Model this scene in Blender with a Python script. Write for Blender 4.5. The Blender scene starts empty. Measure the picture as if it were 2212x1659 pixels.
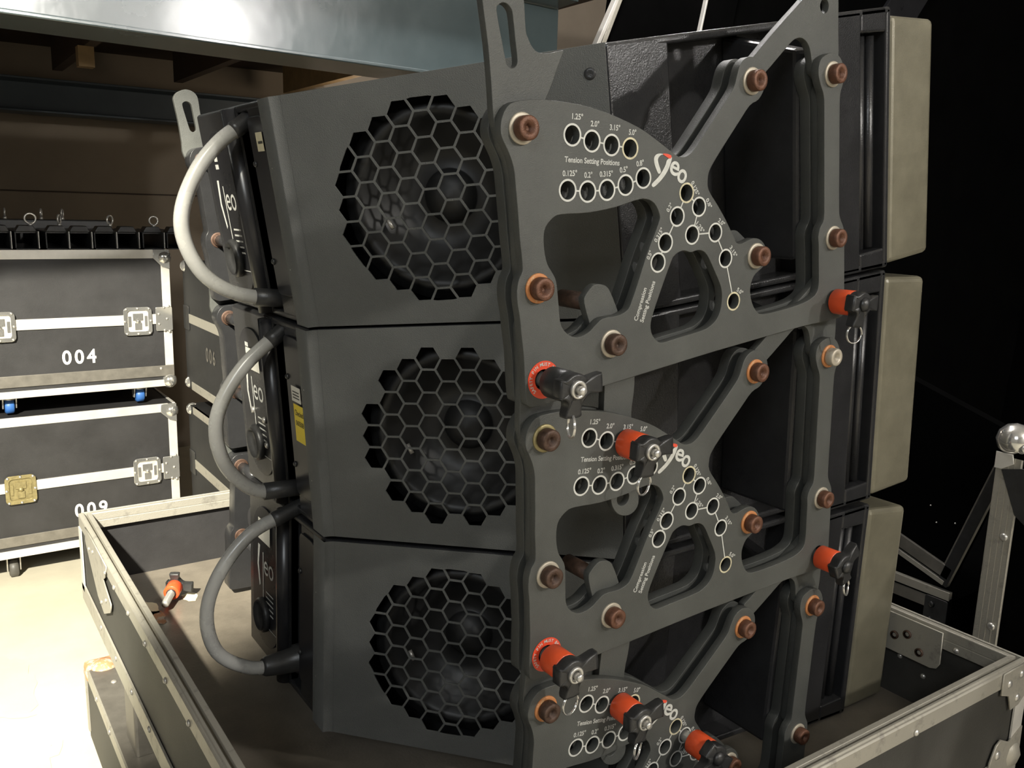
import bpy, bmesh, math, random
from mathutils import Vector, Matrix, noise as mnoise
random.seed(4)
PI = math.pi; S2 = 1/math.sqrt(2)
SC = bpy.context.scene; COL = SC.collection
ZO = 1.45                      # height of the camera above the warehouse floor

# ---------------------------------------------------------------- camera
cam = bpy.data.objects.new('camera', bpy.data.cameras.new('camera')); COL.objects.link(cam)
YAW, PIT, ROL = math.radians(34.54729511), math.radians(11.21339743), math.radians(-1.60334856)
fw = Vector((math.sin(YAW)*math.cos(PIT), math.cos(YAW)*math.cos(PIT), -math.sin(PIT)))
rt = Vector((math.cos(YAW), -math.sin(YAW), 0)); dn = fw.cross(rt)
r2 = rt*math.cos(ROL) + dn*math.sin(ROL); d2 = -rt*math.sin(ROL) + dn*math.cos(ROL)
M = Matrix((r2, -d2, -fw)).transposed().to_4x4(); M.translation = Vector((0, -0.809380, ZO))
cam.matrix_world = M
cam.data.sensor_width = 36; cam.data.lens = 36*1909.389/2212; cam.data.clip_start = .02
SC.camera = cam

# ---------------------------------------------------------------- light
w = bpy.data.worlds.new('world'); SC.world = w; w.use_nodes = True
w.node_tree.nodes['Background'].inputs[0].default_value = (.62, .72, .72, 1)
w.node_tree.nodes['Background'].inputs[1].default_value = .018

def lamp(name, kind, loc, power, color, size=.2, aim=None, spot=None, blend=.5):
    l = bpy.data.lights.new(name, kind); l.energy = power; l.color = color
    if kind == 'AREA': l.size = size
    else: l.shadow_soft_size = size
    if kind == 'SPOT': l.spot_size = math.radians(spot); l.spot_blend = blend
    o = bpy.data.objects.new(name, l); COL.objects.link(o); o.location = loc
    if aim: o.rotation_euler = (Vector(aim)-Vector(loc)).to_track_quat('-Z', 'Y').to_euler()
    return o
lamp('key_floodlight', 'POINT', (1.6, -3.5, ZO+1.45), 255, (1, .96, .89), .08)
lamp('side_floodlight', 'POINT', (3.45, -3.56, ZO+1.48), 170, (1, .97, .93), .09)
lamp('aisle_spotlight', 'SPOT', (-1.2, -1.0, ZO+1.6), 2700, (1, .95, .80), .06, aim=(.66, 2.57, ZO-1.27), spot=30, blend=.5)
lamp('overhead_lamp', 'POINT', (1.35, 1.0, ZO+1.8), 90, (1, .97, .95), .10)
lamp('far_overhead_lamp', 'POINT', (2.2, 1.3, ZO+1.7), 45, (1, .98, .97), .08)
lamp('left_fill_light', 'AREA', (-2.2, -2.4, ZO+1.8), 60, (.92, .97, 1), 1.3, aim=(.4, .6, ZO-.5))  # added soft fill, no such fixture known; lifts handles, rear panels and tray
lamp('rear_wall_fill', 'POINT', (2.1, 3.4, ZO+.50), 6, (1, .86, .68), .15)  # added fill behind the stack, no source known; brightens the back wall

SC.view_settings.view_transform = 'Standard'; SC.view_settings.look = 'None'
SC.view_settings.exposure = 0; SC.view_settings.gamma = 1
SC.view_settings.use_curve_mapping = False

# ---------------------------------------------------------------- materials
def mat(name, col, rough=.6, metal=0., var=.15, scale=30., bump=0., bscale=None, col2=None, edge=.5, spec=None, coat=0, rvar=.1):
    m = bpy.data.materials.new(name); m.use_nodes = True
    nt = m.node_tree; b = nt.nodes['Principled BSDF']
    b.inputs['Roughness'].default_value = rough; b.inputs['Metallic'].default_value = metal
    if spec is not None: b.inputs['Specular IOR Level'].default_value = spec
    if coat: b.inputs['Coat Weight'].default_value = coat; b.inputs['Coat Roughness'].default_value = .15
    tc = nt.nodes.new('ShaderNodeTexCoord'); n = nt.nodes.new('ShaderNodeTexNoise')
    n.inputs['Scale'].default_value = scale; n.inputs['Detail'].default_value = 6; n.inputs['Roughness'].default_value = .65
    nt.links.new(tc.outputs['Object'], n.inputs['Vector'])
    r = nt.nodes.new('ShaderNodeValToRGB')
    if col2 is None:
        a = [c*(1-var) for c in col]; z = [min(1, c*(1+var)) for c in col]
        r.color_ramp.elements[0].position = .3; r.color_ramp.elements[1].position = .7
    else:
        a, z = col, col2
        r.color_ramp.elements[0].position = edge-.06; r.color_ramp.elements[1].position = edge+.06
    r.color_ramp.elements[0].color = (*a, 1); r.color_ramp.elements[1].color = (*z, 1)
    nt.links.new(n.outputs['Fac'], r.inputs['Fac']); nt.links.new(r.outputs['Color'], b.inputs['Base Color'])
    if rvar:
        mr = nt.nodes.new('ShaderNodeMapRange'); mr.inputs[3].default_value = max(.02, rough-rvar); mr.inputs[4].default_value = min(1, rough+rvar)
        nt.links.new(n.outputs['Fac'], mr.inputs[0]); nt.links.new(mr.outputs[0], b.inputs['Roughness'])
    if bump:
        n2 = nt.nodes.new('ShaderNodeTexNoise'); n2.inputs['Scale'].default_value = bscale or scale*8; n2.inputs['Detail'].default_value = 3
        nt.links.new(tc.outputs['Object'], n2.inputs['Vector'])
        bp = nt.nodes.new('ShaderNodeBump'); bp.inputs['Strength'].default_value = bump; bp.inputs['Distance'].default_value = .002
        nt.links.new(n2.outputs['Fac'], bp.inputs['Height']); nt.links.new(bp.outputs['Normal'], b.inputs['Normal'])
    return m
M_ = {}
M_['plate'] = mat('powder_coated_steel', (.066, .068, .062), .50, 0, .18, 14, .35, 900)
M_['plate2'] = mat('powder_coated_steel_dark', (.050, .052, .048), .52, 0, .18, 14, .3, 900)
M_['cab'] = mat('textured_cabinet_paint', (.092, .094, .088), .55, 0, .12, 9, .45, 700)
M_['cabside'] = mat('smooth_cabinet_paint', (.022, .022, .023), .25, 0, .2, 9, .2, 500, rvar=.04)
M_['inside'] = mat('cabinet_interior_black', (.004, .004, .004), .8, 0, .2, 20, spec=.1)
M_['cone'] = mat('loudspeaker_cone_paper', (.012, .012, .012), .5, 0, .25, 25)
M_['blackplastic'] = mat('black_plastic', (.027, .027, .027), .36, 0, .25, 40, .15, 600)
M_['blackpanel'] = mat('black_connector_panel', (.017, .017, .019), .3, 0, .2, 12)
M_['lamp_rubber'] = mat('grey_rubber_tube', (.36, .355, .335), .27, 0, .07, 30)
M_['orange'] = mat('orange_anodised_collar', (.72, .085, .022), .42, 0, .08, 20, coat=.2)
M_['disc'] = mat('orange_warning_print', (.74, .075, .030), .45, 0, .12, 40)
M_['steel'] = mat('bright_steel', (.62, .60, .56), .32, .7, .1, 40)
M_['chrome'] = mat('chrome', (.80, .79, .76), .14, .85, .05, 20, rvar=.03)
M_['rust'] = mat('rusty_bolt', (.13, .058, .034), .45, .35, .35, 120, .3, 900)
M_['rustdark'] = mat('dark_rusty_bolt', (.075, .042, .028), .5, .3, .4, 120, .3, 900)
M_['paleband'] = mat('pale_zinc_washer', (.44, .39, .31), .45, .3, .12, 80, col2=(.40, .27, .14), edge=.66)
M_['rustwasher'] = mat('orange_rust_washer', (.50, .20, .07), .6, .1, .25, 120, col2=(.55, .36, .2), edge=.60)
M_['brasswasher'] = mat('yellowed_washer', (.30, .25, .12), .45, .5, .25, 80)
M_['print'] = mat('light_grey_print', (.56, .56, .52), .6, 0, .12, 160)
M_['printdim'] = mat('worn_grey_print', (.50, .50, .47), .6, 0, .2, 200)
M_['printyellow'] = mat('yellowed_print', (.55, .50, .34), .6, 0, .25, 160)
M_['redprint'] = mat('red_print', (.72, .08, .04), .6, 0, .05, 50)
M_['grille'] = mat('olive_grey_front_grille', (.190, .175, .125), .34, .25, .16, 18, .25, 700, coat=.3)
M_['alu'] = mat('aluminium_profile', (.78, .75, .69), .40, .45, .06, 22, .1, 300)
M_['aluworn'] = mat('worn_aluminium_profile', (.43, .405, .345), .48, .45, .3, 35, .2, 300, col2=(.31, .29, .25), edge=.62)
M_['aludark'] = mat('dull_aluminium_band', (.22, .205, .18), .5, .6, .15, 30)
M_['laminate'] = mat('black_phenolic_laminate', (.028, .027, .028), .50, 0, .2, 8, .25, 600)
M_['laminate3'] = mat('shadowed_black_laminate', (.011, .011, .0115), .55, 0, .2, 8, .25, 600)  # darkened copy of the laminate: the shadow on these cases is in the colour
M_['laminate2'] = mat('dusty_black_laminate', (.040, .038, .033), .6, 0, .35, 6, .25, 500)
M_['void'] = mat('unlit_black_laminate', (.0022, .0022, .0022), .95, 0, .2, 6, spec=.0)  # darkness over the right-hand cases, lids and wall is put into this black
M_['ply'] = mat('stained_plywood_floor', (.17, .148, .118), .34, 0, .3, 5, .2, 200)
M_['concrete'] = mat('painted_concrete', (.60, .55, .43), .7, 0, .10, 3, .2, 60)
M_['paintpatch'] = mat('pale_green_floor_paint', (.58, .58, .42), .6, 0, .06, 5, .15, 80)
M_['wall'] = mat('brown_plasterboard', (.30, .245, .185), .8, 0, .08, 4)
M_['beam'] = mat('blue_grey_gloss_steel', (.075, .10, .105), .24, 0, .12, 3, .5, 14, spec=1, coat=.5)
M_['beamdark'] = mat('dark_blue_steel', (.075, .095, .115), .55, 0, .15, 4)
M_['wood'] = mat('brown_joist_wood', (.06, .038, .025), .7, 0, .25, 12)
M_['woodlight'] = mat('light_timber', (.36, .24, .12), .7, 0, .2, 12)
M_['blue'] = mat('blue_castor_tyre', (.04, .14, .42), .45, 0, .1, 30)
M_['rubber'] = mat('grey_castor_tyre', (.09, .085, .075), .5, 0, .2, 40)
M_['wallgrey'] = mat('grey_warehouse_wall', (.30, .29, .27), .9, 0, .05, 2)
M_['white'] = mat('white_vinyl_figures', (.85, .83, .78), .5, 0, .03, 40)
M_['sticker'] = mat('white_paper_sticker', (.66, .64, .56), .6, 0, .06, 60)
M_['cream'] = mat('cream_paper_sticker', (.62, .56, .38), .6, 0, .08, 60)
M_['yellow'] = mat('yellow_sticker', (.72, .55, .025), .5, 0, .05, 40)
M_['ink'] = mat('black_ink', (.02, .02, .018), .6, 0, .05, 40)
M_['terracotta'] = mat('worn_orange_corner', (.50, .25, .12), .6, .1, .25, 60, col2=(.55, .5, .42), edge=.55)

# ---------------------------------------------------------------- mesh helpers
def link(o, parent=None):
    COL.objects.link(o)
    if parent: o.parent = parent
    return o
class MB:
    """collects simple solids and links them as ONE mesh object"""
    def __init__(s): s.v = []; s.f = []; s.sm = []
    def add(s, vs, fs, smooth=False):
        k = len(s.v); s.v += [tuple(v) for v in vs]; s.f += [tuple(i+k for i in f) for f in fs]; s.sm += [smooth]*len(fs); return s
    def box(s, x0, x1, y0, y1, z0, z1):
        return s.add([(x, y, z) for x in (x0, x1) for y in (y0, y1) for z in (z0, z1)],
                     [(0, 1, 3, 2), (4, 6, 7, 5), (0, 4, 5, 1), (2, 3, 7, 6), (0, 2, 6, 4), (1, 5, 7, 3)])
    def hexa(s, p):   # 8 points, bottom 4 then top 4
        return s.add(p, [(3, 2, 1, 0), (4, 5, 6, 7), (0, 1, 5, 4), (1, 2, 6, 5), (2, 3, 7, 6), (3, 0, 4, 7)])
    def prism(s, poly, a, b):   # poly: list of 3D points (loop), swept by adding vector a (start) / b (end)
        n = len(poly); a = Vector(a); b = Vector(b)
        vs = [Vector(p)+a for p in poly]+[Vector(p)+b for p in poly]
        fs = [tuple(range(n))[::-1], tuple(range(n, 2*n))]+[(i, (i+1) % n, n+(i+1) % n, n+i) for i in range(n)]
        return s.add(vs, fs)
    def ring(s, loops, closed=True, smooth=True, cap=False):   # list of equal-length loops
        n = len(loops[0]); vs = [p for l in loops for p in l]; fs = []
        for j in range(len(loops)-1):
            for i in range(n if closed else n-1):
                k = (i+1) % n; fs.append((j*n+i, j*n+k, (j+1)*n+k, (j+1)*n+i))
        if cap: fs += [tuple(range(n))[::-1], tuple(range((len(loops)-1)*n, len(loops)*n))]
        return s.add(vs, fs, smooth)
    def lathe(s, prof, c=(0, 0, 0), axis=(0, 1, 0), n=24, smooth=True, cap=True):   # prof: (radius, height along axis)
        ax = Vector(axis).normalized(); t = Vector((0, 0, 1)) if abs(ax.z) < .9 else Vector((1, 0, 0))
        e1 = ax.cross(t).normalized(); e2 = ax.cross(e1); c = Vector(c)
        loops = [[c+ax*h+(e1*math.cos(2*PI*i/n)+e2*math.sin(2*PI*i/n))*max(r, 1e-5) for i in range(n)] for r, h in prof]
        return s.ring(loops, True, smooth, cap)
    def tube(s, pts, r, n=12, closed=False, cap=True):
        pts = [Vector(p) for p in pts]; loops = []; up = None; N = len(pts)
        for i, p in enumerate(pts):
            d = (pts[(i+1) % N]-pts[i-1]) if closed else (pts[min(i+1, N-1)]-pts[max(i-1, 0)])
            d.normalize()
            if up is None: up = d.cross(Vector((.31, .87, .38))).normalized()
            up = (up-d*up.dot(d)).normalized(); e2 = d.cross(up)
            rr = r[i] if isinstance(r, (list, tuple)) else r
            loops.append([p+(up*math.cos(2*PI*k/n)+e2*math.sin(2*PI*k/n))*rr for k in range(n)])
        if closed: loops.append(loops[0]); cap = False
        return s.ring(loops, True, True, cap)
    def build(s, name, m, parent=None, off=(0, 0, 0), bevel=0, seg=2, loc=None):
        me = bpy.data.meshes.new(name); o = Vector(off)
        me.from_pydata([Vector(v)-o for v in s.v], [], s.f); me.polygons.foreach_set('use_smooth', s.sm)
        bm = bmesh.new(); bm.from_mesh(me); bmesh.ops.recalc_face_normals(bm, faces=bm.faces); bm.to_mesh(me); bm.free()
        me.materials.append(m); ob = link(bpy.data.objects.new(name, me), parent)
        if loc: ob.location = loc
        if bevel:
            b = ob.modifiers.new('bevel', 'BEVEL'); b.width = bevel; b.segments = seg; b.limit_method = 'ANGLE'; b.angle_limit = math.radians(40)
        return ob
def tag(o, label=None, cat=None, group=None, kind=None):
    if label: o['label'] = label
    if cat: o['category'] = cat
    if group: o['group'] = group
    if kind: o['kind'] = kind
    return o
def thing(name, label, cat, loc=(0, 0, 0), rot=(0, 0, 0), group=None):
    o = link(bpy.data.objects.new(name, None)); o.location = loc; o.rotation_euler = rot; o.empty_display_size = .05
    return tag(o, label, cat, group)
def dup(ob, parent, loc=None, rot=None, name=None):
    c = ob.copy(); COL.objects.link(c); c.parent = parent
    if name: c.name = name
    if loc is not None: c.location = loc
    if rot is not None: c.rotation_euler = rot
    for ch in ob.children: dup(ch, c)
    return c
def smooth_loop(p, n=3):   # closed Catmull-Rom
    out = []; N = len(p)
    for i in range(N):
        a, b, c, d = (Vector(p[(i+k-1) % N]) for k in range(4))
        for j in range(n):
            t = j/n; out.append(.5*((2*b)+(c-a)*t+(2*a-5*b+4*c-d)*t*t+(3*b-a-3*c+d)*t**3))
    return [(q[0], q[1]) for q in out]
def circle(c, r, n=20): return [(c[0]+r*math.cos(2*PI*i/n), c[1]+r*math.sin(2*PI*i/n)) for i in range(n)]
def stadium(x0, x1, z0, z1, r, n=8, rr=None):   # rounded rectangle, r may differ on the x0 side (rr)
    out = []
    for cx_, cz_, a0, q in ((x1-r, z1-r, 0, r), (x0+(rr or r), z1-(rr or r), 90, rr or r), (x0+(rr or r), z0+(rr or r), 180, rr or r), (x1-r, z0+r, 270, r)):
        for i in range(n+1):
            a = math.radians(a0+90*i/n); out.append((cx_+q*math.cos(a), cz_+q*math.sin(a)))
    return out
def mesh_of_curve(cu):
    tmp = bpy.data.objects.new('tmp', cu); COL.objects.link(tmp)
    dg = bpy.context.evaluated_depsgraph_get(); dg.update()
    me = bpy.data.meshes.new_from_object(tmp.evaluated_get(dg)); bpy.data.objects.remove(tmp); bpy.data.curves.remove(cu)
    return me
def sheet(name, loops, thick, m, parent, fn, bevel=.0007):
    """flat plate with holes: loops in 2D (first the outline); fn maps (a, b, depth) to parent space, depth 0..thick from the face"""
    cu = bpy.data.curves.new(name, 'CURVE'); cu.dimensions = '2D'; cu.fill_mode = 'BOTH'
    cu.extrude = max(thick/2-bevel, 1e-5); cu.bevel_depth = bevel; cu.bevel_resolution = 1; cu.offset = -bevel
    for l in loops:
        s = cu.splines.new('POLY'); s.points.add(len(l)-1); s.use_cyclic_u = True
        for q, pt in zip(l, s.points): pt.co = (q[0], q[1], 0, 1)
    me = mesh_of_curve(cu); me.name = name
    for v in me.vertices: v.co = fn(v.co.x, v.co.y, thick/2-v.co.z)
    bm = bmesh.new(); bm.from_mesh(me); bmesh.ops.remove_doubles(bm, verts=bm.verts, dist=1e-6); bmesh.ops.recalc_face_normals(bm, faces=bm.faces); bm.to_mesh(me); bm.free()
    me.materials.clear(); me.materials.append(m)
    return link(bpy.data.objects.new(name, me), parent)
def text_polys(txt, size, width=None, center=(0, 0), ang=0, bold=0, shear=0, hscale=1, space=1):
    """vertices and faces of flat lettering in 2D"""
    cu = bpy.data.curves.new('t', 'FONT'); cu.body = txt; cu.size = size; cu.align_x = 'CENTER'; cu.align_y = 'CENTER'
    cu.resolution_u = 4; cu.offset = bold; cu.shear = shear; cu.space_character = space
    me = mesh_of_curve(cu)
    xs = [v.co.x for v in me.vertices]; sx = (width/(max(xs)-min(xs)) if width else 1)
    ca, sa = math.cos(ang), math.sin(ang)
    vs = [(center[0]+v.co.x*sx*ca-v.co.y*hscale*sa, center[1]+v.co.x*sx*sa+v.co.y*hscale*ca) for v in me.vertices]
    fs = [tuple(p.vertices) for p in me.polygons]; bpy.data.meshes.remove(me)
    return vs, fs
def add_flat(mb, poly2, fn, d):
    vs, fs = poly2; mb.add([fn(a, b, d) for a, b in vs], fs)
def add_poly(mb, loop, fn, d):
    from mathutils.geometry import tessellate_polygon
    t = tessellate_polygon([[Vector((a, b, 0)) for a, b in loop]])
    mb.add([fn(a, b, d) for a, b in loop], [tuple(x) for x in t])
def add_ring(mb, c, r0, r1, fn, d, n=28, a0=0, a1=2*PI):
    vs = []; fs = []
    for i in range(n+1):
        a = a0+(a1-a0)*i/n
        vs += [fn(c[0]+r0*math.cos(a), c[1]+r0*math.sin(a), d), fn(c[0]+r1*math.cos(a), c[1]+r1*math.sin(a), d)]
    for i in range(n): fs.append((2*i, 2*i+1, 2*i+3, 2*i+2))
    mb.add(vs, fs)
def add_line(mb, p, q, wd, fn, d):
    p = Vector(p); q = Vector(q); n = (q-p).normalized(); n = Vector((-n.y, n.x))*wd/2
    mb.add([fn(*(x), d) for x in (p+n, p-n, q-n, q+n)], [(0, 1, 2, 3)])
# ---------------------------------------------------------------- line array speakers
# side outlines of the rigging steel, in metres: (front direction, up), origin at the upper rear bolt
OUTER=[(-0.0267,0.0051),(-0.0220,0.0165),(-0.0124,0.0260),(0.0034,0.0286),(0.0343,0.0272),(0.0822,0.0182),(0.1216,0.0060),(0.1674,-0.0140),(0.1963,-0.0321),(0.2192,-0.0481),(0.2308,-0.0546),(0.2434,-0.0551),(0.2567,-0.0487),(0.2808,-0.0276),(0.3105,-0.0006),(0.3309,0.0191),(0.3375,0.0326),(0.3432,0.0445),(0.3521,0.0523),(0.3634,0.0551),(0.3780,0.0510),(0.3882,0.0403),(0.3921,0.0276),(0.3890,0.0152),(0.3769,0.0017),(0.3599,-0.0044),(0.3372,-0.0242),(0.3032,-0.0552),(0.2836,-0.0748),(0.2783,-0.0868),(0.2792,-0.1013),(0.2939,-0.1220),(0.3077,-0.1429),(0.3213,-0.1667),(0.3253,-0.1741),(0.3331,-0.1784),(0.3458,-0.1768),(0.3604,-0.1751),(0.3749,-0.1805),(0.3847,-0.1944),(0.3850,-0.2107),(0.3734,-0.2184),(0.3582,-0.2259),(0.3502,-0.2406),(0.3513,-0.2571),(0.3590,-0.2729),(0.3737,-0.2822),(0.4229,-0.2847),(0.4605,-0.2836),(0.4770,-0.2808),(0.4896,-0.2751),(0.4950,-0.2618),(0.4954,-0.2268),(0.4957,-0.2075),(0.4949,-0.1935),(0.5002,-0.1811),(0.5075,-0.1722),(0.5088,-0.1497),(0.5095,-0.0794),(0.5102,-0.0174),(0.5084,-0.0008),(0.5026,0.0117),(0.4983,0.0258),(0.4999,0.0376),(0.5069,0.0467),(0.5258,0.0518),(0.5429,0.0467),(0.5531,0.0329),(0.5541,0.0224),(0.5510,0.0091),(0.5453,-0.0034),(0.5437,-0.0262),(0.5430,-0.0894),(0.5422,-0.1576),(0.5443,-0.1745),(0.5518,-0.1890),(0.5539,-0.2028),(0.5539,-0.2369),(0.5539,-0.2785),(0.5539,-0.3101),(0.5494,-0.3213),(0.5275,-0.3223),(0.4536,-0.3176),(0.3274,-0.3143),(0.2491,-0.3128),(0.1306,-0.3122),(0.0302,-0.3114),(-0.0176,-0.3106),(-0.0279,-0.3078),(-0.0315,-0.3001),(-0.0296,-0.2638),(-0.0284,-0.2444),(-0.0286,-0.2205),(-0.0283,-0.2017),(-0.0293,-0.1857),(-0.0281,-0.1717),(-0.0241,-0.1600),(-0.0183,-0.1517),(-0.0171,-0.1374),(-0.0172,-0.1158),(-0.0161,-0.0877),(-0.0155,-0.0589),(-0.0153,-0.0432),(-0.0178,-0.0293),(-0.0218,-0.0183),(-0.0267,-0.0063)]
W1=[(0.0155,-0.1184),(0.0201,-0.1077),(0.0312,-0.0996),(0.0439,-0.0978),(0.0819,-0.1014),(0.1221,-0.1009),(0.1548,-0.0973),(0.1712,-0.0978),(0.1850,-0.1050),(0.1923,-0.1197),(0.1890,-0.1311),(0.1678,-0.1640),(0.1506,-0.1953),(0.1363,-0.2196),(0.1289,-0.2268),(0.1144,-0.2299),(0.0911,-0.2286),(0.0790,-0.2340),(0.0672,-0.2406),(0.0490,-0.2427),(0.0347,-0.2343),(0.0274,-0.2204),(0.0273,-0.1960),(0.0269,-0.1721),(0.0229,-0.1612),(0.0170,-0.1501),(0.0146,-0.1346)]
W2=[(0.2213,-0.1707),(0.2312,-0.1703),(0.2421,-0.1742),(0.2545,-0.1737),(0.2655,-0.1773),(0.2726,-0.1854),(0.2793,-0.1980),(0.2903,-0.2202),(0.2941,-0.2302),(0.2952,-0.2416),(0.2916,-0.2584),(0.2830,-0.2705),(0.2686,-0.2775),(0.2521,-0.2795),(0.2085,-0.2797),(0.1845,-0.2798),(0.1742,-0.2744),(0.1675,-0.2645),(0.1663,-0.2529),(0.1715,-0.2397),(0.1867,-0.2132),(0.2072,-0.1800),(0.2132,-0.1737)]
RLUG=[(-0.0260,0.0148),(-0.0245,0.0444),(-0.0231,0.0881),(-0.0241,0.1264),(-0.0232,0.1374),(-0.0144,0.1475),(0.0036,0.1527),(0.0189,0.1481),(0.0272,0.1381),(0.0286,0.1255),(0.0274,0.1009),(0.0293,0.0920),(0.0348,0.0814),(0.0441,0.0760),(0.0579,0.0754),(0.0709,0.0771),(0.0753,0.0757),(0.0665,0.0617),(0.0538,0.0405),(0.0453,0.0280),(0.0381,0.0158),(0.0296,-0.0281),(-0.0046,-0.0244)]
SLOT=[(-0.0076,0.1206),(-0.0040,0.1260),(0.0003,0.1277),(0.0055,0.1269),(0.0103,0.1225),(0.0121,0.1156),(0.0122,0.0913),(0.0123,0.0703),(0.0093,0.0643),(0.0031,0.0626),(-0.0013,0.0663),(-0.0028,0.0725),(-0.0053,0.0942)]
FLUG=[(0.3944,0.0390),(0.3790,0.0501),(0.3890,0.0587),(0.4324,0.0887),(0.4835,0.1216),(0.5107,0.1413),(0.5332,0.1498),(0.5510,0.1450),(0.5590,0.1291),(0.5588,0.0845),(0.5586,0.0420),(0.5472,0.0149),(0.5218,0.0165),(0.5050,0.0279),(0.5023,0.0389),(0.5004,0.0470),(0.4968,0.0606),(0.4887,0.0704),(0.4768,0.0746),(0.4616,0.0712),(0.4406,0.0574),(0.4078,0.0354),(0.4014,0.0329)]
LINK=[(0.0745,-0.2079),(0.0792,-0.1976),(0.0893,-0.1900),(0.0980,-0.1891),(0.1103,-0.1939),(0.1170,-0.2044),(0.1264,-0.2301),(0.1354,-0.2645),(0.1433,-0.2965),(0.1452,-0.3184),(0.1418,-0.3392),(0.1355,-0.3644),(0.1333,-0.4063),(0.1356,-0.4524),(0.1376,-0.4848),(0.1316,-0.4974),(0.1182,-0.5014),(0.1027,-0.4953),(0.0936,-0.4829),(0.0904,-0.4668),(0.0877,-0.4241),(0.0899,-0.3560),(0.0956,-0.3149),(0.0927,-0.2843),(0.0833,-0.2470)]

HOLES = {'A1':(.0676,-.0131),'A2':(.0949,-.0225),'A3':(.1235,-.0298),'A4':(.1516,-.0365),'B1':(.0543,-.0724),'B2':(.0828,-.0775),'B3':(.1117,-.0793),'B4':(.1406,-.0774),'B5':(.1692,-.0728),
 'Ca':(.2395,-.0994),'Cb':(.2598,-.1194),'Cc':(.2212,-.1260),'Cd':(.1989,-.1550),'Ce':(.1846,-.1773),'Cf':(.2455,-.1524),'Cg':(.2870,-.1561),'Ch':(.3039,-.1927),'Ci':(.3160,-.2525)}
CHAINS = [('A1','A2'),('A2','A3'),('A3','A4'),('B1','B2'),('B2','B3'),('B3','B4'),('B4','B5'),('Ca','Cc'),('Cc','Cd'),('Cd','Ce'),('Ca','Cb'),('Cb','Cf'),('Cf','Cg'),('Cg','Ch'),('Ch','Ci')]
PINH = [(-.0047, -.2813), (.5280, -.2945)]           # locking-pin holes at the foot of the plate
BOLTS = [(0, 0), (0, -.1745), (.1007, -.2620), (.3649, .0251), (.3633, -.1993), (.5278, .0237), (.5278, -.2012)]
PRINTS = [('0.125°',.2544,-.0961,.0204,-63,.0075),('0.8°',.2773,-.1177,.0137,-63,.0075),('0.2°',.2092,-.1133,.0114,48,.0075),('0.315°',.1888,-.1439,.0194,47,.0075),('0.5°',.1715,-.1658,.0109,55,.0075),
 ('1.25°',.2595,-.1450,.0174,-52,.0075),('2.0°',.2990,-.1450,.0134,-38,.0075),('3.15°',.3189,-.1863,.0180,-56,.0075),('5.0°',.3289,-.2416,.0131,-37,.0075),
 ('1.25°',.0765,.0055,.0155,-9,.0085),('2.0°',.1013,-.0045,.0125,-9,.0085),('3.15°',.1304,-.0113,.0157,-9,.0085),('5.0°',.1568,-.0190,.0115,-9,.0085),
 ('0.125°',.0595,-.0545,.0206,-6,.0085),('0.2°',.0858,-.0595,.0120,-5,.0085),('0.315°',.1124,-.0614,.0199,-4,.0085),('0.5°',.1394,-.0597,.0123,0,.0085),('0.8°',.1657,-.0553,.0121,3,.0085),
 ('Tension Setting Positions',.0937,-.0449,.0809,-9.3,.0085),('Compression',.1513,-.2233,.0422,63,.0085),('Setting Positions',.1635,-.2225,.0531,62.5,.0085)]
LOGO1 = [(.1986,-.0473),(.1921,-.0478),(.1882,-.0517),(.1887,-.0595),(.1936,-.0703),(.1981,-.0687),(.1952,-.0594),(.1945,-.0533),(.1997,-.0492),(.2050,-.0492)]
LOGO2 = [(.2095,-.0561),(.2175,-.0540),(.2136,-.0632),(.2056,-.0727),(.1947,-.0807),(.1847,-.0853),(.1821,-.0814),(.1927,-.0750),(.2005,-.0683),(.2064,-.0615)]
LOGO3 = [(.2026,-.0481),(.2106,-.0490),(.2169,-.0521),(.2143,-.0552),(.2079,-.0518)]
BASE = Vector((.30, .62, -.27))
wt = lambda u: .0838+.0457*u          # roof and floor of the wedge-shaped cabinet
wb = lambda u: -.2640-.0457*u
def side(y0): return lambda a, b, d: (a-BASE.x, y0+d-BASE.y, b-BASE.z)
def fars(y1): return lambda a, b, d: (a-BASE.x, y1-d-BASE.y, b-BASE.z)
def slant(d0): return lambda s, b, d: (.1935+S2*s+S2*(d+d0)-BASE.x, .1935-S2*s+S2*(d+d0)-BASE.y, b-BASE.z)
def rear(u0): return lambda y, b, d: (u0+d-BASE.x, y-BASE.y, b-BASE.z)
FARY = 1.268
CACHE = {}
def inst(key, name, parent, make):
    if key in CACHE:
        src = CACHE[key]; o = src.copy(); COL.objects.link(o); o.parent = parent; o.name = name; return o
    o = make(); CACHE[key] = o; return o
def clip_poly(poly, c, R, n=36):
    for i in range(n):
        a = 2*PI*i/n; nx, ny = math.cos(a), math.sin(a); out = []
        for j in range(len(poly)):
            p, q = poly[j-1], poly[j]
            dp = (p[0]-c[0])*nx+(p[1]-c[1])*ny-R; dq = (q[0]-c[0])*nx+(q[1]-c[1])*ny-R
            if (dp > 0) != (dq > 0): t = dp/(dp-dq); out.append((p[0]+(q[0]-p[0])*t, p[1]+(q[1]-p[1])*t))
            if dq <= 0: out.append(q)
        poly = out
        if len(poly) < 3: return []
    return poly
def area(p): return abs(sum(p[i-1][0]*p[i][1]-p[i][0]*p[i-1][1] for i in range(len(p))))/2
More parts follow.
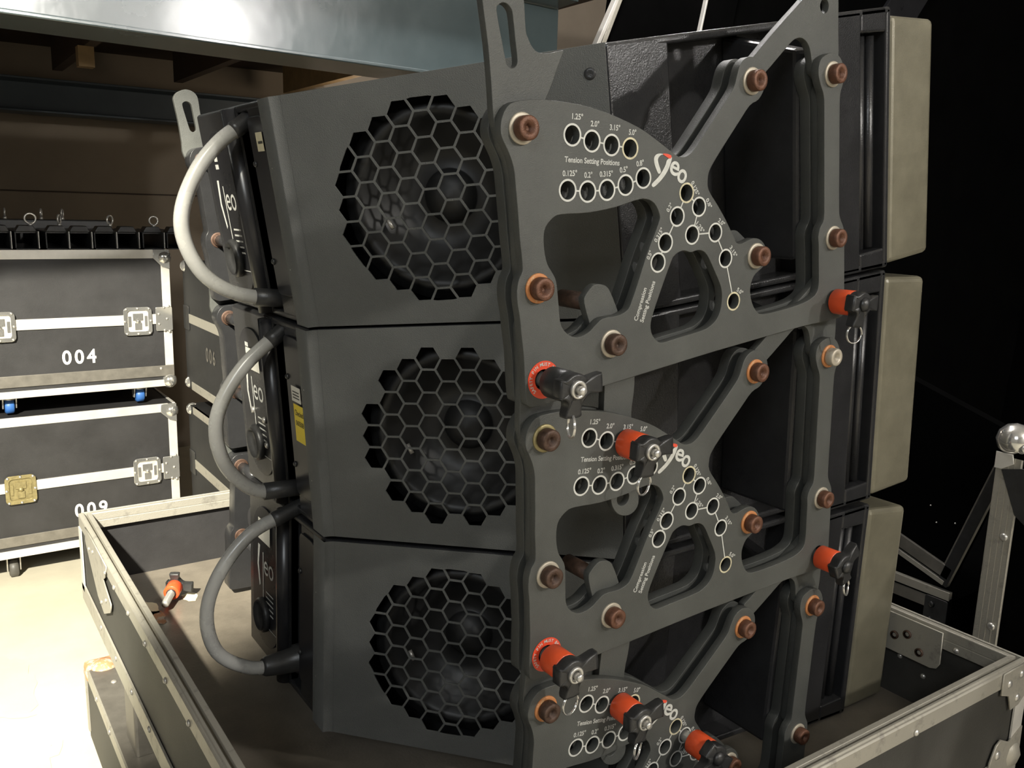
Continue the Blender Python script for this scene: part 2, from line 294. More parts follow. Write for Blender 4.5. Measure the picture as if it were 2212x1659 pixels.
def grille_panel(parent, partials):
    c0 = (-.1878, -.0885); R = .1440; loops = []
    s_u = lambda s: .1935+S2*s
    s0, s1 = -.392, .074
    loops.append([(s0, wb(s_u(s0))), (s1, wb(s_u(s1))), (s1, wt(s_u(s1))), (s0, wt(s_u(s0)))])
    for k in range(-5, 6):
        for m in range(-5, 6):
            cx, cw = c0[0]+k*.0311, c0[1]+m*.0359+(.01795 if k % 2 else 0)
            if math.hypot(cx-c0[0], cw-c0[1]) > R+.02: continue
            hx = [(cx+.0188*math.cos(PI*i/3), cw+.0188*math.sin(PI*i/3)) for i in range(6)]
            far_v = max(math.hypot(x-c0[0], z-c0[1]) for x, z in hx)
            if far_v < R*1.03: loops.append(hx)
            elif partials:
                q = clip_poly(hx, c0, R)
                if q and area(q) > 1.6e-4: loops.append(q)
    o = sheet('grille_panel', loops, .003, M_['cab'], parent, slant(-.003), .0004)
    # the sheet bends round into the rear face
    me = o.data; bm = bmesh.new(); bm.from_mesh(me)
    pts = []
    for i in range(9):
        t = i/8; a = PI/4*t; r = .022                         # bend from the slanted plane to the rear plane
        base_u, base_y = .1935+S2*s0, .1935-S2*s0
        nx, ny = -S2*.003, -S2*.003
        du = -(math.sin(PI/4)-math.sin(PI/4-a))*r; dy = (math.cos(PI/4-a)-math.cos(PI/4))*r
        pts.append((base_u+nx+du, base_y+ny+dy))
    pts.append((pts[-1][0], .520))
    prev = None
    for u, y in pts:
        q = [bm.verts.new((u-BASE.x, y-BASE.y, z-BASE.z)) for z in (wb(u), wt(u))]
        if prev:
            f = bm.faces.new((prev[0], prev[1], q[1], q[0])); f.smooth = True
        prev = q
    bm.to_mesh(me); bm.free()
    return o
def slab(mb, u0, u1, y0, y1, i=.001):
    mb.hexa([(u0, y0, wb(u0)+i), (u1, y0, wb(u1)+i), (u1, y1, wb(u1)+i), (u0, y1, wb(u0)+i), (u0, y0, wt(u0)-i), (u1, y0, wt(u1)-i), (u1, y1, wt(u1)-i), (u0, y1, wt(u0)-i)])
def cabinet_body(parent):
    mb = MB()
    plan = [(-.094, .486), (.247, .145), (.36, .14), (.63, .14), (.63, .10), (.812, .10), (.812, 1.168), (.63, 1.168), (.63, 1.128), (.25, 1.128), (-.094, .868)]
    for f, t in ((wt, -.012), (wb, .012)):
        n = len(plan)
        vs = [(u, y, f(u)) for u, y in plan]+[(u, y, f(u)+t) for u, y in plan]
        mb.add(vs, [tuple(range(n)), tuple(range(n, 2*n))[::-1]]+[(i, (i+1) % n, n+(i+1) % n, n+i) for i in range(n)])
    slab(mb, .247, .36, .141, .155); slab(mb, .352, .362, .150, .19); slab(mb, .36, .64, .18, .19)
    slab(mb, .63, .735, .10, .19); slab(mb, .734, .80, .138, .19); slab(mb, .80, .813, .10, .19)
    for z0, z1 in ((.083, None), (None, -.266)):
        a, b = (lambda u: z0), wt
        if z0 is None: a, b = wb, (lambda u: z1)
        mb.hexa([(u, y, a(u)) for u, y in ((.734, .10), (.801, .10), (.801, .139), (.734, .139))]+[(u, y, b(u)) for u, y in ((.734, .10), (.801, .10), (.801, .139), (.734, .139))])
    slab(mb, -.0935, -.075, .500, .598); slab(mb, -.0955, -.075, .647, .868); slab(mb, -.055, -.045, .59, .655)
    slab(mb, -.0935, -.05, .590, .598); slab(mb, -.0955, -.05, .647, .655)
    slab(mb, .25, .81, 1.12, 1.13); slab(mb, .80, .81, .19, 1.13)
    q = [(-.094, .868), (.25, 1.128), (.25, 1.10), (-.08, .85)]
    mb.hexa([(u, y, wb(u)+.001) for u, y in q]+[(u, y, wt(u)-.001) for u, y in q])
    o = mb.build('cabinet_body', M_['cabside'], parent, BASE)
    b = o.modifiers.new('bevel', 'BEVEL'); b.width = .0055; b.segments = 3; b.limit_method = 'ANGLE'; b.angle_limit = math.radians(50)
    return o
def driver(parent):
    mb = MB(); f = slant(0); c = Vector(f(-.18, -.0885, .0)); ax = Vector((S2, S2, 0))
    q = [(-.36, -.0), (.05, 0)]
    mb.lathe([(.155, .050), (.150, .030), (.138, .026), (.136, .022), (.128, .016), (.119, .022), (.116, .026), (.10, .040), (.075, .062), (.042, .078), (.040, .074), (.030, .062), (.016, .056), (0, .054)], c, ax, 40, True, False)
    o = mb.build('loudspeaker_cone', M_['cone'], parent)
    mb = MB(); p = [f(s, z, .088) for s, z in ((-.385, -.255), (.068, -.270), (.068, .090), (-.385, .072))]
    p2 = [Vector(x)+ax*.01 for x in p]; mb.hexa(p+p2)
    mb.build('baffle', M_['inside'], parent)
    mb = MB(); mb.tube([f(-.27, -.11, .03), f(-.262, -.125, .028)], .0035, 8); mb.build('terminal_tab', M_['steel'], parent)
    return o
def bolt_at(parent, p, y, washer_mat, head_mat, sgn=-1):
    key = 'bolt_'+head_mat+str(sgn)
    def mk():
        mb = MB()
        mb.lathe([(0, .0065), (.0050, .0065), (.0054, .0130), (.0118, .0130), (.0132, .0118), (.0134, .002), (.0130, 0)], (0, 0, 0), (0, sgn, 0), 20)
        return mb.build('bolt', M_[head_mat], parent)
    b = inst(key, 'bolt', parent, mk); b.location = (p[0]-BASE.x, y+sgn*.0025-BASE.y, p[1]-BASE.z)
    def mkw():
        mb = MB(); mb.lathe([(.0085, 0), (.0085, .0022), (.0165, .0022), (.0172, .0016), (.0172, 0)], (0, 0, 0), (0, sgn, 0), 24, True, False)
        return mb.build('washer', M_[washer_mat], b)
    wv = inst('washer_'+washer_mat+str(sgn), 'washer', b, mkw); wv.location = (0, -sgn*.0025, 0)
    return b
def markings(parent):
    f = side(-.0004)
    for k, h in HOLES.items():
        mb = MB(); add_ring(mb, h, .0104, .0127, f, 0); mb.build('hole_ring', M_['printyellow' if k in ('Ca', 'Ci', 'A4') else 'print'], parent)
    for a, b in CHAINS:
        p, q = Vector(HOLES[a]), Vector(HOLES[b]); d = (q-p).normalized()
        if (q-p).length > .0258:
            mb = MB(); add_line(mb, p+d*.0126, q-d*.0126, .0018, f, 0); mb.build('ring_link_line', M_['print'], parent)
    for t, u, z, wd, ang, h in PRINTS:
        mb = MB(); add_flat(mb, text_polys(t, h*1.28, wd, (u, z), math.radians(ang), .00025, hscale=.80), f, 0)
        tag(mb.build('printed_lettering', M_['printdim'], parent), kind='stuff')
    mb = MB()
    for l in (LOGO1, LOGO2): add_poly(mb, smooth_loop(l, 3), f, 0)
    lg = tag(mb.build('printed_logo', M_['print'], parent), kind='stuff')
    for ch, p, a in (('e', (.2222, -.0650), -26), ('o', (.2345, -.0762), -34)):
        mb = MB(); add_flat(mb, text_polys(ch, .0345, .0158, p, math.radians(a), .0006), f, 0); mb.build('logo_letter', M_['print'], lg)
    mb = MB(); add_poly(mb, smooth_loop(LOGO3, 3), f, -.0001); mb.build('logo_accent', M_['redprint'], lg)
def warning_disc(parent):
    mb = MB(); c = PINH[0]; f = side(-.0006)
    add_ring(mb, c, .0125, .0225, f, 0, 36); o = mb.build('warning_disc', M_['disc'], parent)
    txt = 'SAFETY PIN MUST BE F'; mb = MB()
    for i, chv in enumerate(txt):
        if chv == ' ': continue
        a = math.radians(218-i*11.2); r = .0183
        add_flat(mb, text_polys(chv, .0056, None, (c[0]+r*math.cos(a), c[1]+r*math.sin(a)), a-PI/2, .0001), side(-.0009), 0)
    tag(mb.build('disc_lettering', M_['print'], o), kind='stuff')
HANDLES = [[(-.060, .070), (-.10, .048), (-.140, .025), (-.180, -.012), (-.213, -.065), (-.220, -.113), (-.203, -.167), (-.165, -.204), (-.110, -.226), (-.065, -.236)],
           [(-.055, .078), (-.092, .056), (-.156, .010), (-.200, -.046), (-.215, -.098), (-.204, -.156), (-.170, -.200), (-.130, -.217), (-.060, -.222)],
           [(-.060, .102), (-.114, .083), (-.176, .056), (-.228, -.005), (-.250, -.075), (-.233, -.147), (-.177, -.190), (-.125, -.196), (-.055, -.190)]]
def spline3(p, n=6):
    out = []
    for i in range(len(p)-1):
        a, b, c, d = (Vector(p[min(max(i+k-1, 0), len(p)-1)]) for k in range(4))
        for j in range(n):
            t = j/n; out.append(.5*((2*b)+(c-a)*t+(2*a-5*b+4*c-d)*t*t+(3*b-a-3*c+d)*t**3))
    return out+[Vector(p[-1])]
def handle(parent, i):
    y = .622; P = [(u, y, z) for u, z in HANDLES[i]]
    pts = spline3(P)
    o = MB().tube(pts, .0118, 14).build('carrying_handle', M_['lamp_rubber'], parent, BASE)
    MB().tube(pts[:9], .0138, 14).build('handle_socket', M_['blackplastic'], o, BASE)
    if i == 2:
        d = [(-.155, y, -.1945), (-.150, y, -.195), (-.125, y, -.196), (-.098, y, -.195), (-.094, y, -.195), (-.05, y, -.193)]
        MB().tube(d, [.014, .0175, .020, .0225, .0265, .0265], 18).build('handle_boot', M_['blackplastic'], o, BASE)
    else:
        e = pts[-1]; s = pts[-9]
        MB().tube([s, s.lerp(e, .5), e], .0150, 14).build('handle_socket', M_['blackplastic'], o, BASE)
    return o
def rear_panel(parent, i):
    fz = rear(-.0965)
    cp = sheet('cover_plate', [stadium(.500, .594, -.218, .058, .012, 8, .046)], .0035, M_['blackpanel'], parent, rear(-.0975), .0008)
    cp_scr = [(.508, -.020), (.588, -.012), (.588, -.165), (.508, -.172)]
    for y, z in cp_scr:
        MB().lathe([(0, .0040), (.003, .0036), (.0052, .0012), (.0054, 0)], (-.0975-BASE.x, y-BASE.y, z-BASE.z), (-1, 0, 0), 12).build('screw', M_['steel'] if y < .55 else M_['blackplastic'], cp)
    # rounded rib between the channel and the label plate
    MB().tube([(-.095, .668, wb(-.09)+.004), (-.095, .668, wt(-.09)-.004)], .017, 14).build('corner_rib', M_['blackpanel'], parent, BASE)
    lp = sheet('label_plate', [stadium(.700, .842, -.232, .046, .064)], .003, M_['blackpanel'], parent, rear(-.0980), .0008)
    f = rear(-.0985); mb = MB()
    fx = lambda a, b, d: f(.77-(a-.77), b, d)          # lettering reads correctly from behind the speaker
    add_flat(mb, text_polys('eo', .060, .052, (.790, -.068), 0, .0), fx, 0)
    add_poly(mb, [(.731, -.035), (.742, -.035), (.734, -.075), (.744, -.115), (.738, -.120), (.726, -.078)], fx, 0)
    add_poly(mb, [(.757, -.045), (.761, -.045), (.761, -.142), (.757, -.135)], fx, 0)
    for k in range(5): add_poly(mb, [(.775, -.118-k*.010), (.815, -.118-k*.010), (.815, -.121-k*.010), (.775, -.121-k*.010)], fx, 0)
    add_poly(mb, [(.72, -.19), (.83, -.19), (.83, -.1915), (.72, -.1915)], fx, 0)
    for k in range(3): add_poly(mb, [(.74, .018-k*.013), (.758, .018-k*.013), (.758, .010-k*.013), (.74, .010-k*.013)], fx, 0)
    tag(mb.build('plate_print', M_['printdim'], lp), kind='stuff')
    mb = MB(); mb.lathe([(.034, 0), (.034, .008), (.028, .014), (.026, .006), (0, .006)], (-.098-BASE.x, .775-BASE.y, -.170-BASE.z), (-1, 0, 0), 24); mb.build('socket', M_['blackplastic'], lp)
    f = rear(-.1012); 
    def stick(name, m, y0, y1, z0, z1, par, rows=()):
        mb = MB(); add_poly(mb, [(y0, z0), (y1, z0), (y1, z1), (y0, z1)], f, 0); s = mb.build(name, M_[m], par)
        g = rear(-.1016); fy = lambda a, b, d: g(y0+y1-a, b, d); ink = MB()
        for t, zc, h, wd in rows: add_flat(ink, text_polys(t, h, wd, ((y0+y1)/2, zc), 0, .0001), fy, 0)
        if rows: tag(ink.build('sticker_print', M_['ink'], s), kind='stuff')
        return s
    if i == 0:
        stick('paper_sticker', 'cream', .527, .556, .006, .034, cp, [('CHECKED', .018, .006, .02)][:0])
        mb = MB(); g = rear(-.1016)
        for k in range(7): add_poly(mb, [(.530+k*.0028, .017), (.5318+k*.0028, .017), (.5318+k*.0028, .021), (.530+k*.0028, .021)], g, 0)
        tag(mb.build('sticker_print', M_['ink'], cp), kind='stuff')
    if i == 1:
        s = stick('paper_sticker', 'sticker', .526, .566, -.048, -.022, cp)
        mb = MB(); g = rear(-.1016)
        for k in range(3): add_poly(mb, [(.532, -.032-k*.005), (.560, -.032-k*.005), (.560, -.030-k*.005), (.532, -.030-k*.005)], g, 0)
        tag(mb.build('sticker_print', M_['ink'], s), kind='stuff')
        tag(stick('inspection_sticker', 'yellow', .516, .562, -.116, -.052, cp, [('Checked', -.0665, .0135, .036), ('060508', -.084, .0125, .034)]), 'yellow sticker printed Checked 060508')
        stick('paper_sticker', 'sticker', .722, .790, -.030, .010, lp)
        mb = MB()
        for y, z in ((.727, -.118), (.786, -.110), (.727, -.165), (.786, -.158)): mb.lathe([(0, .005), (.005, .004), (.007, 0)], (-.0985-BASE.x, y-BASE.y, z-BASE.z), (-1, 0, 0), 10)
        tag(mb.build('plate_screws', M_['steel'], lp), kind='stuff')
    if i == 2:
        stick('paper_sticker', 'sticker', .735, .800, -.020, .022, lp)
def speaker(i, loc, ang, label):
    r = thing('line_array_speaker', label, 'loudspeaker', loc, (0, -ang, 0), 'three stacked line array loudspeakers')
    inst('body', 'cabinet_body', r, lambda: cabinet_body(r))
    grille_panel(r, i != 1)
    if 'cone' not in CACHE: CACHE['cone'] = driver(r); CACHE['baffle'] = [c for c in r.children if c.name.startswith('baffle')][0]; CACHE['tab'] = [c for c in r.children if c.name.startswith('terminal_tab')][0]
    else:
        for k in ('cone', 'baffle', 'tab'): dup(CACHE[k], r)
    def gr():
        mb = MB(); mb.hexa([(.813, .1, -.2965), (.934, .1, -.2955), (.934, 1.168, -.2955), (.813, 1.168, -.2965), (.813, .1, .1085), (.934, .1, .0990), (.934, 1.168, .0990), (.813, 1.168, .1085)])
        return mb.build('front_grille', M_['grille'], r, BASE, .010, 3)
    inst('front', 'front_grille', r, gr)
    for u in (.757, .782):
        inst('rib%g' % u, 'gasket_rib', r, lambda: MB().tube([(u, .120, -.262), (u, .120, .079)], .0085, 10).build('gasket_rib', M_['cabside'], r, BASE))
    MBs = lambda u, z, y: MB().lathe([(0, .001), (.008, .001), (.0085, .004), (.0125, .004), (.013, 0)], (u-BASE.x, y-BASE.y, z-BASE.z), (0, -1, 0), 20).build('screw_cap', M_['blackplastic'], r)
    for u, z in ((.518, -.108),): inst('cap%g' % u, 'screw_cap', r, lambda: MBs(u, z, .18))
    f = slant(-.0032); c = f(.0513, .058, 0)
    inst('wrapscrew', 'screw_cap', r, lambda: MB().lathe([(0, .0002), (.004, .0004), (.0075, .001), (.008, 0)], c, (-S2, -S2, 0), 18).build('screw_cap', M_['blackplastic'], r))
    rear_panel(r, i); handle(r, i)
    # rigging steel on the near end: outer plate, lugs, inner plate
    hl = [circle(h, .0105) for h in HOLES.values()]+[circle(h, .0125) for h in PINH]
    out = [smooth_loop(OUTER, 3), smooth_loop(W1, 3), smooth_loop(W2, 3)]
    inst('outer', 'outer_rigging_plate', r, lambda: sheet('outer_rigging_plate', out+hl, .0125, M_['plate'], r, side(0)))
    inn = [smooth_loop(OUTER[:36]+[(.3300, -.1650), (.3480, -.1635), (.3600, -.1690)]+OUTER[39:], 3), smooth_loop(W1, 3), smooth_loop(W2, 3)]
    inst('inner', 'inner_rigging_plate', r, lambda: sheet('inner_rigging_plate', inn+hl, .017, M_['plate2'], r, side(.0245)))
    inst('rlug', 'rear_lug', r, lambda: sheet('rear_lug', [smooth_loop(RLUG[:-2]+[(.0250, -.0300), (.0200, -.1850), (-.0150, -.1850), (-.0130, -.0500), (-.0220, -.0150)], 3), smooth_loop(SLOT, 3)], .0112, M_['plate'], r, side(.0129)))
    inst('flug', 'front_lug', r, lambda: sheet('front_lug', [smooth_loop(FLUG, 3), circle((.5290, .1130), .0092)], .0112, M_['plate'], r, side(.0129)))
    inst('fsp', 'spacer_strip', r, lambda: sheet('spacer_strip', [stadium(.512, .543, -.19, .0145, .014)], .0112, M_['plate2'], r, side(.0129)))
    markings_once(r)
    if i < 2:
        inst('link', 'link_bar', r, lambda: sheet('link_bar', [smooth_loop(LINK, 3), circle((.111, -.4744), .0105)], .0112, M_['plate'], r, side(.0129)))
        inst('linkpost', 'link_spacer', r, lambda: MB().lathe([(.011, 0), (.011, .05)], (.088-BASE.x, .0246-BASE.y, -.210-BASE.z), (0, 1, 0), 16).build('link_spacer', M_['rustdark'], r))
    if i < 2: warning_disc_once(r)
    for k, p in enumerate(BOLTS):
        yb = .142 if p[0] < .36 else .18
        wm = [['paleband', 'rustwasher', 'paleband', 'paleband', 'paleband', 'paleband', 'paleband'], ['brasswasher', 'paleband', 'paleband', 'rustwasher', 'rustwasher', 'rustwasher', 'paleband'], ['rustwasher', 'paleband', 'paleband', 'rustwasher', 'paleband', 'rustwasher', 'paleband']][i][k]
        hm = 'rustdark' if (i, k) in ((1, 0), (1, 1), (2, 0), (0, 2)) else ('paleband' if (i, k) == (1, 5) else 'rust')
        bolt_at(r, p, 0, wm, hm)
        if k == 5: inst('rail', 'mounting_rail', r, lambda: MB().hexa([(.497, .0415, -.232), (.532, .0415, -.232), (.532, .181, -.232), (.497, .181, -.232), (.505, .0415, .062), (.538, .0415, .062), (.538, .181, .098), (.505, .181, .098)]).build('mounting_rail', M_['cabside'], r, BASE, .006))
        if 0: inst('post%d' % k, 'standoff', r, lambda: MB().lathe([(.0125, 0), (.0125, yb-.0415)], (p[0]-BASE.x, .0415-BASE.y, p[1]-BASE.z), (0, 1, 0), 14).build('standoff', M_['cabside'], r))
    # the same steel on the far end; the plate's dark paint stands for shade
    inst('farout', 'far_rigging_plate', r, lambda: sheet('far_rigging_plate', [out[0], out[1], out[2]], .0415, M_['cabside'], r, fars(FARY)))
    inst('farr', 'far_rear_lug', r, lambda: sheet('far_rear_lug', [smooth_loop(RLUG, 3), smooth_loop(SLOT, 3)], .0112, M_['plate'], r, fars(FARY+.0115)))
    inst('farf', 'far_front_lug', r, lambda: sheet('far_front_lug', [smooth_loop(FLUG, 3), circle((.5290, .1130), .0092)], .0112, M_['plate'], r, fars(FARY+.0115)))
    for p in BOLTS[:3]: bolt_at(r, p, FARY-.0415, 'rustdark', 'rustdark')
    for p in BOLTS: inst('fpost%g%g' % p, 'standoff', r, lambda: MB().lathe([(.0125, 0), (.0125, FARY-.0415-1.127)], (p[0]-BASE.x, 1.127-BASE.y, p[1]-BASE.z), (0, 1, 0), 14).build('standoff', M_['cabside'], r))
    return r
MK = []
def markings_once(r):
    if not MK:
        before = set(r.children); markings(r); MK.extend([c for c in r.children if c not in before])
    else:
        for c in MK: dup(c, r)
WD = []
def warning_disc_once(r):
    if not WD:
        before = set(r.children); warning_disc(r); WD.extend([c for c in r.children if c not in before])
    else:
        for c in WD: dup(c, r)
ANG = [math.radians(a) for a in (9.29202361, 4.05372701, -1.26230176)]
ORG = [(.56063478, .08473696), (.60584292, -.26414833), (.62273085, -.62014528)]
def W(i, u, y, z):      # point of cabinet i in the room
    c, s = math.cos(ANG[i]), math.sin(ANG[i]); return Vector((ORG[i][0]+c*u-s*z, y, ZO+ORG[i][1]+s*u+c*z))
CABLAB = ['top loudspeaker of the stack, dark grey, its slotted lug rising above it',
          'middle loudspeaker of the stack, dark grey, yellow Checked sticker on its back',
          'bottom loudspeaker of the stack, dark grey, sitting down in the flight case tray']
CABS = [speaker(i, W(i, *BASE), ANG[i], CABLAB[i]) for i in range(3)]

# ---------------------------------------------------------------- quick-release pins
def make_pin(label, loc, rot=(0, 0, 0), sleeve='orange', ring=True, ringrot=(0, 0, 0), out=0., length=.05, button=True):
    """local axes: pin axis along -y towards the grip, wings at right, left and down"""
    r = thing('quick_release_pin', label, 'locking pin', loc, rot, 'quick release pins of the speaker rigging')
    MB().lathe([(0, length), (.0065, length), (.0090, length-.004), (.0090, -.005-out), (.0098, -.006-out)], (0, 0, 0), (0, 1, 0), 18).build('shaft', M_['steel'], r)
    y0 = -.003-out
    MB().lathe([(.0105, y0), (.0176, y0), (.0184, y0-.001), (.0184, y0-.030), (.0176, y0-.031), (.012, y0-.031)], (0, 0, 0), (0, 1, 0), 28).build('collar', M_[sleeve], r)
    MB().lathe([(.0112, y0+.003), (.0112, y0), (.0100, y0)], (0, 0, 0), (0, 1, 0), 24).build('seal_ring', M_['blackplastic'], r)
    c = .0180
    pr = []
    def wing(a, L, wv, fl):
        ca, sa = math.cos(a), math.sin(a)
        for t, n in ((.0155, wv), (.022, wv*.88), (L-.003, fl), (L, fl*.8)): pr.append((t*ca+n*sa, t*sa-n*ca))
        for t, n in ((L, fl*.8), (L-.003, fl), (.022, wv*.88), (.0155, wv)): pr.append((t*ca-n*sa, t*sa+n*ca))
    L = .034
    wing(-PI/2, .034, .0105, .0112); wing(.10, .041, .0105, .0112)
    for a in (60, 80, 100, 120): pr.append((c*math.cos(math.radians(a)), c*math.sin(math.radians(a))))
    wing(PI, .0215, .0110, .0118)
    body = smooth_loop(pr, 2); ys, ye = y0-.030, y0-.0485
    mb = MB(); n = len(body)
    loops = []
    for k, (sc, y) in enumerate(((.93, ys), (1, ys-.002), (1, ye+.003), (.95, ye+.0005), (.86, ye))):
        l = []
        for a, b in body:
            q = math.hypot(a, b); dip = .0045*max(0, min(1, (q-.016)/.012)) if k >= 2 else 0      # the wings are scooped on the grip side
            l.append((a*sc, y+dip, b*sc))
        loops.append(l)
    mb.ring(loops, True, True, False)
    for l, flip in ((loops[0], 1), (loops[-1], 0)):
        cen = (0, sum(p[1] for p in l)/n*0+(ys if flip else ye), 0); mb.add(l+[cen], [(j, (j+1) % n, n) for j in range(n)], True)
    g = mb.build('grip', M_['blackplastic'], r)
    if button:
        MB().lathe([(.0105, ye+.002), (.0105, ye-.0025), (.0095, ye-.0032), (.0066, ye-.0028), (.0062, ye+.002)], (0, 0, 0), (0, 1, 0), 24).build('button_collar', M_['steel'], r)
        MB().lathe([(.0048, ye+.002), (.0050, ye-.0095), (.0042, ye-.0108), (0, ye-.0110)], (0, 0, 0), (0, 1, 0), 18).build('release_button', M_['steel'], r)
    else: MB().lathe([(.0105, ye+.002), (.0100, ye-.002), (.006, ye-.005), (0, ye-.006)], (0, 0, 0), (0, 1, 0), 20).build('release_button', M_['blackplastic'], r)
    if ring:
        R = .0135; pts = []
        for k in range(56):
            a = 4*PI*k/56; pts.append((R*math.cos(a), (k/56-.5)*.0028, R*math.sin(a)))
        o = MB().tube(pts, .0010, 7).build('split_ring', M_['chrome'], r); o.location = (0, ys-.009, -L-R+.004); o.rotation_euler = ringrot
    return r
PH = Vector
make_pin('black handled pin in the red disc low on the top speaker, nearest the honeycomb grille', W(0, -.0047, -.001, -.2812), (0, 0, 0), ringrot=(.0, 0, 1.2), out=.012, sleeve='blackplastic')
make_pin('orange collared pin through the arc of holes on the middle speaker, covering its logo', W(1, .1235, -.001, -.0298), (0, .05, 0), ringrot=(0, 0, .25))
make_pin('orange collared pin in the red disc low on the middle speaker', W(1, -.0047, -.001, -.2815), (0, -.04, 0), ringrot=(0, 0, .2), out=.006)
make_pin('orange collared pin through the arc of holes on the bottom speaker, left of the logo', W(2, .1235, -.001, -.0298), (0, 0, 0), ringrot=(0, 0, .5))
make_pin('orange collared pin at the lower front corner of the top speaker, its ring hanging open', W(0, .5280, -.001, -.2945), (0, .1, 0), ringrot=(0, 0, -.2), button=False)
make_pin('orange collared pin at the lower front corner of the middle speaker, beside the grille', W(1, .5280, -.001, -.2985), (0, -.42, 0), ringrot=(0, .5, .4), button=False)
make_pin('orange collared pin half withdrawn from the bottom speaker, just above the tray rim', W(2, .2598, -.001, -.1194), (0, .8, 0), out=.014, ring=False, button=False)
# ---------------------------------------------------------------- room
Z = lambda z: z+ZO
def struct(name, mb, m): return tag(mb.build(name, m), kind='structure')
struct('floor', MB().box(-4, 6.2, -5, 4.6, -.1, 0), M_['concrete'])
struct('wall_back', MB().box(-4, 6.2, 4.5, 4.6, 0, 3.6), M_['wall'])
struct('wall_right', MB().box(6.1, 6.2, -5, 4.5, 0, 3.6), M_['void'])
struct('wall_left', MB().box(-4.1, -4, -5, 4.6, 0, 3.6), M_['wallgrey'])
struct('wall_front', MB().box(-4.1, 6.2, -5.1, -5, 0, 3.6), M_['wallgrey'])
struct('ceiling', MB().box(-4.1, 6.2, -5.1, 4.6, 3.6, 3.7), M_['wallgrey'])
struct('ceiling_mezzanine', MB().box(-3, 2.15, 1.62, 4.5, Z(.75), Z(.77)), M_['wood'])
for k, (x, m) in enumerate(((-.95, 'wood'), (-.40, 'wood'), (.15, 'wood'), (.70, 'wood'), (1.27, 'wood'), (1.86, 'woodlight'))):
    struct('ceiling_joist', MB().box(x-.022, x+.022, 1.88, 4.20, Z(.60), Z(.75)), M_[m])
struct('ceiling_packer', MB().box(.655, .715, 3.30, 3.36, Z(.52), Z(.60)), M_['woodlight'])
def i_beam(name, x0, x1, yc, z0, h, half, m, rot=0):
    mb = MB(); t = .011
    pr = [(-half, 0), (half, 0), (half, t), (.006, t+.008), (.006, h-t-.008), (half, h-t), (half, h), (-half, h), (-half, h-t), (-.006, h-t-.008), (-.006, t+.008), (-half, t)]
    mb.prism([(0, y, z) for y, z in pr], (x0, 0, 0), (x1, 0, 0))
    o = mb.build(name, m, None, (0, 0, 0), .003); o.location = (0, yc, z0); o.rotation_euler = (0, 0, rot); return tag(o, kind='structure')
i_beam('beam_front', -2.2, 1.95, 1.605, Z(.389), .31, .105, M_['beam'], .098)
i_beam('beam_rear', -2.2, 3.2, 4.33, Z(.40), .165, .09, M_['beamdark'])
struct('trim_1', MB().box(-4, 3, 4.493, 4.5, Z(.02), Z(.026)), M_['wood'])
# worn islands of paint on the concrete
def patch(name, label, pts, seed):
    random.seed(seed); l = []
    for i in range(len(pts)):
        a, b = Vector(pts[i]), Vector(pts[(i+1) % len(pts)])
        for j in range(5):
            p = a.lerp(b, j/5); l.append((p.x+random.uniform(-.012, .012), p.y+random.uniform(-.02, .02)))
    mb = MB(); from mathutils.geometry import tessellate_polygon
    mb.add([(x, y, .0012) for x, y in l], [tuple(t) for t in tessellate_polygon([[Vector((x, y, 0)) for x, y in l]])])
    tag(mb.build(name, M_['paintpatch']), kind='structure')
patch('floor_paint', '', [(-.6, 2.25), (.14, 2.238), (.205, 2.17), (.218, 1.99), (.190, 1.82), (.10, 1.84), (-.6, 1.9)], 3)
patch('floor_paint', '', [(.02, 1.30), (.20, 1.62), (.237, 1.66), (.20, 1.50), (.22, 1.2), (.02, 1.0)], 5)

# ---------------------------------------------------------------- flight cases
def ball(parent, c, r=.030):
    o = MB().lathe([(0, r), (r*.5, r*.87), (r*.87, r*.5), (r, 0), (r*.87, -r*.5), (r*.5, -r*.87), (0, -r)], c, (0, 0, 1), 16).build('corner_ball', M_['chrome'], parent); return o
def latch(parent, c, m='chrome', face='-y'):
    """recessed butterfly latch in the middle of a dish"""
    x, y, z = c; f = lambda a, b, d: (x+a, y+d, z+b)
    L = sheet('latch', [stadium(-.052, .052, -.055, .055, .018), stadium(-.038, .038, -.040, .042, .012)], .008, M_[m], parent, lambda a, b, d: f(a, b, d-.008), .001)
    MB().box(x-.038, x+.038, y-.002, y, z-.040, z+.042).build('dish', M_['alu'] if m == 'chrome' else M_[m], L)
    mb = MB(); mb.box(x-.018, x+.018, y-.007, y-.001, z+.004, z+.030); mb.box(x-.012, x+.012, y-.008, y-.001, z-.032, z-.006)
    mb.lathe([(0, .012), (.008, .010), (.011, 0)], (x, y, z), (0, -1, 0), 12)
    for sx in (-1, 1): mb.box(x+sx*.030-.005, x+sx*.030+.005, y-.006, y-.001, z-.02, z+.02)
    tag(mb.build('twist_handle', M_[m], L), kind=None)
    mb = MB()
    for a, b in ((-.042, .048), (0, .050), (.042, .048), (-.042, -.048), (0, -.050), (.042, -.048), (-.047, 0), (.047, 0)): mb.lathe([(0, .004), (.004, .003), (.0055, 0)], f(a, b, -.008), (0, -1, 0), 8)
    tag(mb.build('rivets', M_['steel'], L), kind='stuff')
    return L
